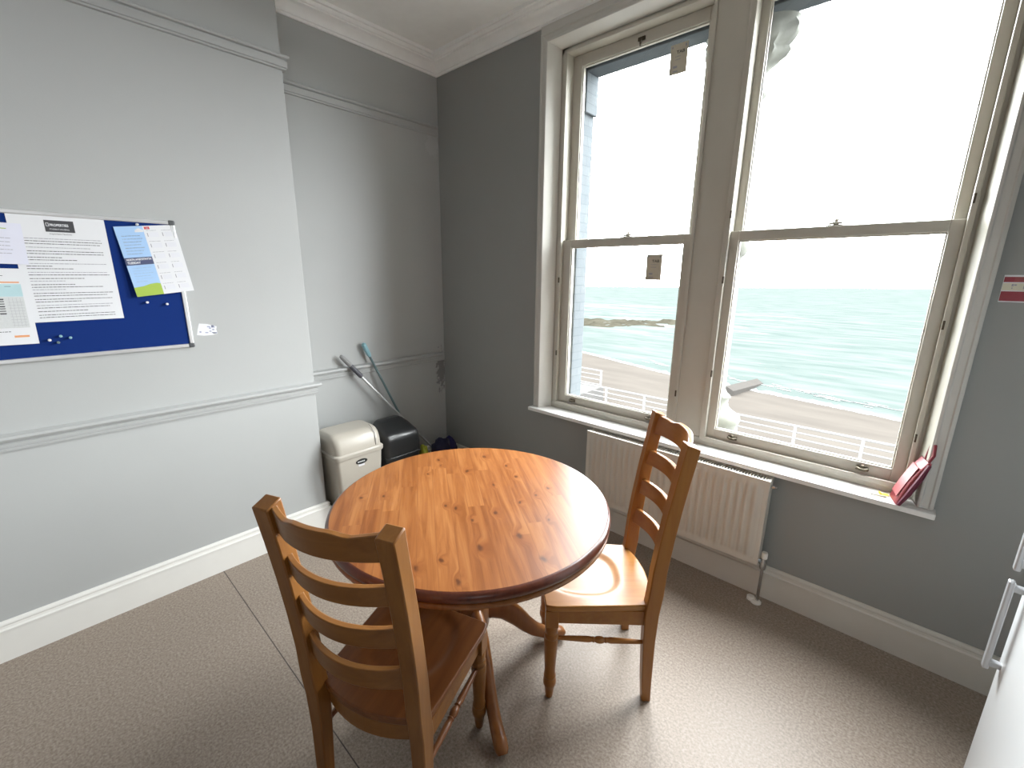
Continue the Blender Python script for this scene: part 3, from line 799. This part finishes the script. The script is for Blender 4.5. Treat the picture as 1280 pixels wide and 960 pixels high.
# small lilac sheet upper left
m = MB(); W_, H_ = .215, .150; sheet(m, W_, H_); rng = random.Random(13)
m.mi = 2; m.rect(.1, .128, W_ - .040, .131)
for k in range(7): text_block(m, .02, W_ - .030, .108 - .014 * k, rng, 1, .0020, (.7, 1, .96, .9, 1, .93, .7)[k])
po = m.build('lilac_sheet', [M['lilacpaper'], M['greyink'], M['green']], recalc=False)
tag(po, 'pale lilac half sheet overlapping the top left of the large notice', 'notice'); wall_place(po, SURF + .0065, -2.282 - W_, 1.626, R(-1.5), R(-1.0))
# lower left calendar sheet
m = MB(); W_, H_ = .210, .290; sheet(m, W_, H_); rng = random.Random(14)
m.mi = 4; text_block(m, W_ - .075, W_ - .045, .262, rng, 1, .002)
m.mi = 2; m.rect(.02, .236, W_ - .018, .241)
m.mi = 3; m.rect(.02, .185, W_ - .015, .232)
m.mi = 4; m.rect(.02, .065, W_ - .015, .184)
m.mi = 1
for k in range(12): m.rect(W_ - .085, .172 - .009 * k + (.0015 if k % 3 else 0), W_ - .068, .177 - .009 * k, .0008) if k < 7 else None
m.rect(W_ - .115, .130, W_ - .092, .172, .0008)
m.rect(W_ - .058, .222, W_ - .042, .2235, .0008); m.rect(W_ - .080, .208, W_ - .060, .221, .0007) if False else None
for k in range(9): m.mi = 5; m.rect(W_ - .060, .075 + .011 * k, W_ - .018, .0757 + .011 * k, .0008)
for k in range(4): m.rect(W_ - .055 + .010 * k, .07, W_ - .0545 + .010 * k, .18, .0008)
text_block(m, .02, W_ - .065, .050, rng, 1, .0026, .95); text_block(m, .02, W_ - .10, .038, rng, 1, .002, .9)
m.mi = 2; m.rect(W_ - .062, .028, W_ - .022, .036)
po = m.build('calendar_sheet', [M['paper'], M['ink'], M['orange'], M['teal'], M['palegrey'], M['greyink']], recalc=False)
tag(po, 'white sheet with a pale teal chart and orange lines at board lower left', 'notice'); wall_place(po, SURF + .0065, -2.307 - W_, 1.318, R(-1.0), R(-.8))
# torn sticker on the wall
m = MB(); rng = random.Random(15)
m.mi = 0; m.poly([(0, .004, 0), (.03, 0, 0), (.07, .004, 0), (.088, .010, 0), (.083, .030, 0), (.086, .046, 0), (.045, .058, 0), (.012, .060, 0), (.004, .03, 0)])
m.mi = 1
for k in range(12):
    x, y = .01 + .06 * rng.random(), .010 + .034 * rng.random(); m.rect(x, y, x + .006 + .012 * rng.random(), y + .004 + .004 * rng.random())
po = m.build('torn_label', [M['paper'], M['labelprint']], recalc=False)
tag(po, 'torn white label stuck on the wall beside the board corner', 'label'); wall_place(po, BX + .0003, -1.775, 1.293, R(-4))
# push pins
pins = [(-2.277, 1.325, 'paper', 'white push pin, leftmost of the small cluster below the large notice'), (-2.243, 1.338, 'tealplast', 'teal push pin, uppermost of the cluster below the large notice'), (-2.216, 1.329, 'tealplast', 'teal push pin, rightmost of the cluster below the large notice'),
        (-2.254, 1.313, 'tealpole', 'dark push pin, lowest of the cluster below the large notice'), (-1.945, 1.463, 'paper', 'white push pin below the leaflet, left one of the pair'), (-1.874, 1.453, 'paper', 'white push pin below the leaflet, right one of the pair'), (-1.93, 1.797, 'steel', 'grey push pin above the top edge of the leaflet')]
pm = None
for (y, z, mt, lb) in pins:
    m = MB(); m.lathe([(.0012, 0), (.0012, .004), (.0045, .0045), (.0045, .006), (.0028, .0075), (.0030, .012), (.0052, .0135), (.0052, .0155), (.002, .0165)], 12)
    po = m.build('push_pin', M[mt], smooth=True); tag(po, lb, 'push pin', 'push pins on the noticeboard'); wall_place(po, SURF - .0012, y, z)

# ------------------------------------------------------------------ cards on the window panes, fire notice
def card(x, z, y, w, h, label, rng):
    m = MB(); m.mi = 0; m.rect(0, 0, w, h, 0)
    m.mi = 1
    m.text('TAB', .020, w * .36, h - .044, .0008, bold=.0005, sx=1.15)
    m.mi = 2; m.rect(.006, h - .016, .014, h - .008); m.rect(w - .016, h - .020, w - .007, h - .008)
    for k in range(2): text_block(m, w * .3, w * .7, h - .058 - .014 * k, rng, 2, .0035, .8)
    m.mi = 2; m.rect(.02, .030, w * .45, .040); m.rect(.02, .012, w * .5, .018)
    o = m.build('window_card', [M['tagcard'], M['ink'], M['greyink']], recalc=False); tag(o, label, 'card', 'cards stuck on the window')
    o.matrix_world = Matrix.Translation((x, y, z)) @ Matrix.Rotation(R(90), 4, 'X')
    return o
card(1.731, 2.602, .1375, .091, .137, 'beige printed card stuck high on the left window pane near the top', random.Random(1))
card(1.710, 1.576, .0975, .093, .141, 'beige printed card stuck on the lower left pane just under the meeting rail', random.Random(2))
m = MB(); m.mi = 0; m.box(0, .24, 0, .004, 0, .092)
def nrect(x0, z0, x1, z1, y): m.poly([(x0, y, z0), (x1, y, z0), (x1, y, z1), (x0, y, z1)])
m.mi = 1; nrect(.001, .004, .239, .037, -.0006); nrect(.001, .068, .026, .086, -.0006)
m.mi = 4; nrect(.026, .068, .239, .086, -.0006)
m.mi = 2; nrect(.001, .040, .239, .065, -.0006)
m.mi = 3; nrect(.022, .054, .027, .062, -.0010); nrect(.028, .056, .034, .061, -.0010); nrect(.023, .046, .026, .050, -.001); nrect(.05, .046, .20, .058, -.001)
po = m.build('fire_notice', [M['paper'], M['noticered'], M['noticecream'], M['greyink'], M['pouchpink']]); tag(po, 'red and cream notice on the grey wall right of the window', 'notice')
po.location = (3.092, -.0040, 1.522)

# ------------------------------------------------------------------ things on the sill
# red pouch leaning in the right corner of the sill
po = empty('red_pouch'); tag(po, 'red pouch leaning in the right corner of the window sill', 'pouch')
m = MB()
n = 12; rings = []
for k in range(n + 1):
    v = k / n; zz = v * .205
    th = .018 * (math.sin(math.pi * (.12 + .80 * v)) ** .6); w = .052 * (1 - .08 * v)
    rg = []
    for j in range(16):
        b = 2 * math.pi * j / 16; cc, ss = math.cos(b), math.sin(b)
        rg.append((th * math.copysign(abs(cc) ** .6, cc), w * math.copysign(abs(ss) ** .5, ss), zz))
    rings.append(rg)
m.loft(rings)
pb = m.build('pouch_body', M['pouch'], po, smooth=True, angle=60)
m = MB(); m.tube([(.0, -.050, .004), (.002, -.0535, .06), (.002, -.0535, .14), (.0, -.049, .198)], [.007, .010, .010, .007], 8); m.build('seam', M['pouchdark'], pb, smooth=True)
m = MB(); rings = []
for k in range(9):
    v = k / 8; rings.append([(-.0185 - .001 * math.sin(math.pi * v), -.034 + .07 * 0, .03 + .14 * v), (-.0185 - .001 * math.sin(math.pi * v), .034, .03 + .14 * v), (-.0165, .034, .03 + .14 * v), (-.0165, -.034, .03 + .14 * v)])
m.loft(rings); m.build('printed_panel', M['pouchpink'], pb)
m = MB(); m.tube([(.0, -.025, .198), (.000, -.026, .235), (-.014, -.020, .272), (-.022, -.008, .286), (-.016, .004, .262), (.0, .008, .198)], [.006, .006, .006, .005, .005, .005], 8); m.build('hanging_loop', M['pouch'], po, smooth=True)
po.matrix_world = Matrix.Translation((2.952, -.022, .706)) @ Matrix.Rotation(R(14), 4, 'Z') @ Matrix.Rotation(R(19), 4, 'Y')
m = MB(); m.box(-.016, .016, -.011, .011, 0, .0025); m.box(-.016, -.011, -.011, .011, .0025, .010)
po = m.build('yellow_tab', M['yellow'], bevel=.001); tag(po, 'small yellow plastic tab on the sill at the foot of the red pouch', 'tab')
po.location = (2.916, .012, .7045); po.rotation_euler = (R(0), R(0), R(20))
m = MB(); m.tube([(2.872, -.024, .7085), (2.925, -.014, .7085)], [.003, .004], 8); po = m.build('thin_stick', M['stick'], smooth=True); tag(po, 'thin pale stick lying on the sill left of the red pouch', 'stick')

# ------------------------------------------------------------------ bins
bn = empty('swing_bin', (.27, -1.035, 0)); tag(bn, 'cream plastic swing-top bin with an oval label beside the chimney breast', 'bin')
def rrect(hx, hy, r, z, n=5, cx=0, cy=0):
    out = []
    for (sx, sy, a0) in ((1, 1, 0), (-1, 1, 90), (-1, -1, 180), (1, -1, 270)):
        for k in range(n + 1):
            a = R(a0 + 90 * k / n); out.append((cx + sx * (hx - r) + r * math.cos(a), cy + sy * (hy - r) + r * math.sin(a), z))
    return out
m = MB()
m.loft([rrect(.115, .132, .03, .001), rrect(.120, .138, .03, .01), rrect(.145, .162, .03, .470), rrect(.145, .162, .03, .478)])
m.build('bin_body', M['cream'], bn, smooth=True, angle=50)
m = MB()
m.loft([rrect(.153, .170, .035, .468), rrect(.155, .172, .035, .474), rrect(.155, .172, .035, .492), rrect(.148, .165, .035, .500)])
m.build('lid_rim', M['cream'], bn, smooth=True, angle=40)
def dome(hx, hy, z0, h, px=2.2, py=5):
    m = MB(); rings = []
    N = 14
    for k in range(N + 1):
        s = math.sin(math.pi / 2 * k / N); c = math.cos(math.pi / 2 * k / N)
        rx = hx * (1 - .55 * (k / N) ** 2.2); ry = hy * (1 - .22 * (k / N) ** 4)
        rings.append(rrect(max(rx, .01), ry, min(.045, rx * .45), z0 + h * math.sin(math.pi / 2 * (k / N) ** .9), 5, -.02 * k / N))
    m.loft(rings); return m
dome(.146, .163, .498, .122).build('swing_lid', M['cream'], bn, smooth=True, angle=55)
m = MB()
pth = [(.1465, .11, .51), (.142, .112, .55), (.128, .114, .585), (.105, .114, .612), (.07, .112, .631)]
m.tube(pth, .0018, 6); m.build('lid_seam', M['dgrey'], bn)
m = MB(); Mx = Matrix.Translation((.1418, .005, .425)) @ Matrix.Rotation(R(88), 4, 'Y') 
m.loft([[Mx @ Vector((.017 * math.sin(2 * math.pi * i / 28), .040 * math.cos(2 * math.pi * i / 28), z)) for i in range(28)] for z in (-.004, .0035)])
m.mi = 1
for k in range(5): m.box(.1448, .1458, -.022 + .010 * k, -.015 + .010 * k, .421, .429)
m.mi = 2; m.box(.139, .1432, -.018, .024, .394, .410)
m.build('oval_label', [M['black'], M['palegrey'], M['paper']], bn)

bb = empty('black_bin', (.24, -.665, 0)); tag(bb, 'black plastic domed bin standing behind the cream bin', 'bin')
m = MB(); m.loft([rrect(.09, .115, .03, .001), rrect(.095, .12, .03, .01), rrect(.112, .140, .03, .335)]); m.build('bin_body', M['black'], bb, smooth=True, angle=50)
m = MB(); m.loft([rrect(.118, .146, .03, .330), rrect(.118, .146, .03, .346)]); m.build('lid_rim', M['black'], bb, bevel=.004)
m = MB(); rings = []
for (z, xf, xb, hy, r) in ((.344, .114, -.112, .142, .03), (.410, .114, -.112, .142, .03), (.455, .114, -.112, .141, .03), (.485, .111, -.112, .139, .03), (.503, .100, -.112, .134, .03), (.520, .07, -.112, .128, .03), (.545, .02, -.110, .120, .03), (.565, -.02, -.104, .105, .03), (.575, -.045, -.095, .085, .02)):
    rings.append(rrect((xf - xb) / 2, hy, min(r, (xf - xb) * .45), z, 5, (xf + xb) / 2, -.012 * max(0, z - .41) / .17))
m.loft(rings); m.build('domed_lid', M['black'], bb, smooth=True, angle=60)

# ------------------------------------------------------------------ mops and cloths in the corner
def line(a, b, t): return tuple(a[i] + (b[i] - a[i]) * t for i in range(3))
mp = empty('mop', (.14, -.11, 0)); tag(mp, 'silver mop pole with a dark grip leaning on the alcove rail', 'mop')
A_, B_ = (.046, -.906, 1.022), (.128, -.220, .170)
off = Vector((-.14, .11, 0))
L_ = lambda p: tuple(Vector(p) + off)
m = MB(); m.tube([L_(line(A_, B_, .10)), L_(line(A_, B_, 1.0))], .0085, 12); m.build('pole', M['steel'], mp, smooth=True)
m = MB(); m.tube([L_(line(A_, B_, t)) for t in (.055, .065, .15, .16)], [.012, .016, .0165, .012], 12); m.build('grip', M['dgrey'], mp, smooth=True)
m = MB(); m.tube([L_(line(A_, B_, t)) for t in (-.035, -.02, .045, .06)], [.011, .016, .016, .011], 12); mpe = m.build('end_cap', M['capgrey2'], mp, smooth=True)
m = MB(); rings = []
m.lathe([(.012, .17), (.022, .165), (.035, .12), (.052, .05), (.058, .002), (.004, .001)], 20, (-.012 + .0, -.11 + .0, 0)); m.build('mop_head', M['purple'], mp, smooth=True)
mp2 = empty('broom', (.09, -.44, 0)); tag(mp2, 'blue-grey broom handle with a pale teal tip leaning on the alcove wall', 'broom')
A_, B_ = (.034, -.745, 1.10), (.080, -.482, .472); off = Vector((-.09, .44, 0))
m = MB(); m.tube([L_(line(A_, B_, .12)), L_(line(A_, B_, 1.55))], .0085, 12); m.build('pole', M['tealpole'], mp2, smooth=True)
m = MB(); m.tube([L_(line(A_, B_, t)) for t in (-.03, -.015, .10, .13)], [.008, .018, .016, .010], 12); m.build('tip', M['tealplast'], mp2, smooth=True)
m = MB(); p = Vector(L_(line(A_, B_, 1.55))); m.box(p.x - .045, p.x + .02, p.y - .02, p.y + .045, p.z - .03, p.z + .02); m.box(p.x - .045, p.x + .02, p.y - .02, p.y + .045, .001, p.z - .03); m.build('broom_head', M['tealpole'], mp2, bevel=.008)
# bucket with cloths
bk = empty('bucket', (.20, -.115, 0)); tag(bk, 'dark magenta bucket in the corner, mostly hidden by the table', 'bucket')
bk.location = (.285, -.28, 0)
m = MB(); m.lathe([(.062, .001), (.078, .17), (.084, .175), (.084, .182), (.076, .182), (.060, .012), (.004, .012)], 28, caps=False); m.build('bucket_shell', M['purple'], bk, smooth=True, angle=40)
def lump(name, mat, c, rx, ry, rz, seed, label, cat):
    m = MB(); rings = []; n = 18
    for k in range(11):
        t = math.pi * k / 10; rg = []
        for j in range(n):
            a = 2 * math.pi * j / n
            d_ = Vector((math.sin(t) * math.cos(a), math.sin(t) * math.sin(a), -math.cos(t)))
            f = 1 + .35 * mn.noise(d_ * 2.1 + Vector((seed, seed * 2, 0)))
            z = rz * d_.z * f
            rg.append((c[0] + (rx * d_.x * f if k not in (0, 10) else rx * .02 * math.cos(a)), c[1] + (ry * d_.y * f if k not in (0, 10) else ry * .02 * math.sin(a)), c[2] + z))
        rings.append(rg)
    m.loft(rings); o = m.build(name, mat, smooth=True, angle=70); tag(o, label, cat); return o
lump('cleaning_cloth', M['navycloth'], (.285, -.285, .262), .070, .075, .080, 1.3, 'black-navy cloth heaped in the corner behind the table', 'cloth')
lump('cleaning_cloth', M['bluecloth'], (.125, -.075, .12), .085, .05, .135, 4.1, 'small dark blue cloth nearest the corner, right of the navy heap', 'cloth')
lump('duster', M['lime'], (.24, -.425, .155), .05, .045, .158, 2.2, 'yellow-green duster standing just right of the black bin', 'duster')

# ------------------------------------------------------------------ fridge freezer at the right edge
fr = empty('fridge_freezer', (3.60, -.85, 0)); tag(fr, 'white fridge freezer with grey bar handles at the right edge', 'fridge')
fx = 3.244 - 3.60
m = MB(); m.box(fx + .062, .30, -.30, .30, .03, 1.75); m.box(fx + .08, .28, -.28, .28, .0, .03); m.build('cabinet', M['fridge'], fr, bevel=.006)
m = MB(); m.box(fx + .052, fx + .062, -.292, .292, .06, 1.745); m.build('gasket', M['fridgegasket'], fr)
for (z0, z1, hz0, hz1) in ((.06, .796, .485, .780), (.806, 1.75, .815, 1.12)):
    m = MB(); m.box(fx, fx + .052, -.30, .30, z0, z1); dr = m.build('door', M['fridge'], fr, bevel=.008, seg=3)
    m = MB(); y = .268
    m.box(fx - .036, fx - .022, y - .011, y + .011, hz0, hz1)
    m.box(fx - .034, fx + .002, y - .010, y + .010, hz0 + .012, hz0 + .030); m.box(fx - .034, fx + .002, y - .010, y + .010, hz1 - .030, hz1 - .012)
    m.build('handle', M['handle'], dr, bevel=.004, seg=3)

# ------------------------------------------------------------------ camera, light
cam = bpy.data.cameras.new('camera'); co = bpy.data.objects.new('camera', cam); COL.objects.link(co)
cam.sensor_width = 36; cam.lens = 548.8655 / 1280 * 36; cam.clip_start = .02; cam.clip_end = 3000
co.location = (2.8917, -2.3173, 1.6); co.rotation_euler = (1.3264, -.0091, .7419)
scene.camera = co

wd = bpy.data.worlds.new('overcast'); scene.world = wd; wd.use_nodes = True
nt = wd.node_tree; nt.nodes.clear()
wo = nt.nodes.new('ShaderNodeOutputWorld'); bg = nt.nodes.new('ShaderNodeBackground')
bg.inputs[0].default_value = (.96, .985, 1.0, 1); bg.inputs[1].default_value = 38.0
nt.links.new(bg.outputs[0], wo.inputs[0])
for (a, b) in ((1.17, 1.95), (2.16, 2.95)):
    l = bpy.data.lights.new('window_portal', 'AREA'); l.shape = 'RECTANGLE'; l.size = b - a; l.size_y = 2.06; l.cycles.is_portal = True
    o = bpy.data.objects.new('window_portal', l); COL.objects.link(o); o.location = ((a + b) / 2, .168, 1.79); o.rotation_euler = (R(-90), 0, 0)
l = bpy.data.lights.new('room_lamp', 'AREA'); l.shape = 'RECTANGLE'; l.size = 1.6; l.size_y = 1.2; l.energy = 3; l.color = (1, .96, .9)  # added fill behind the camera, no fitting modelled
o = bpy.data.objects.new('room_lamp', l); COL.objects.link(o); o.location = (2.6, -3.6, 3.06)
l = bpy.data.lights.new('side_window_light', 'AREA'); l.shape = 'RECTANGLE'; l.size = 1.3; l.size_y = 1.5; l.energy = 12; l.color = (.97, .99, 1); l.spread = R(100)  # added fill to brighten the left wall; no window stands here
o = bpy.data.objects.new('side_window_light', l); COL.objects.link(o); o.location = (4.10, -3.6, 1.75); o.rotation_euler = (0, R(90), 0)
scene.view_settings.view_transform = 'Standard'; scene.view_settings.look = 'None'; scene.view_settings.exposure = 0; scene.view_settings.gamma = 1.1
scene.cycles.use_denoising = True
scene.cycles.max_bounces = 10; scene.cycles.diffuse_bounces = 6; scene.cycles.transparent_max_bounces = 12
scene.cycles.sample_clamp_indirect = 8
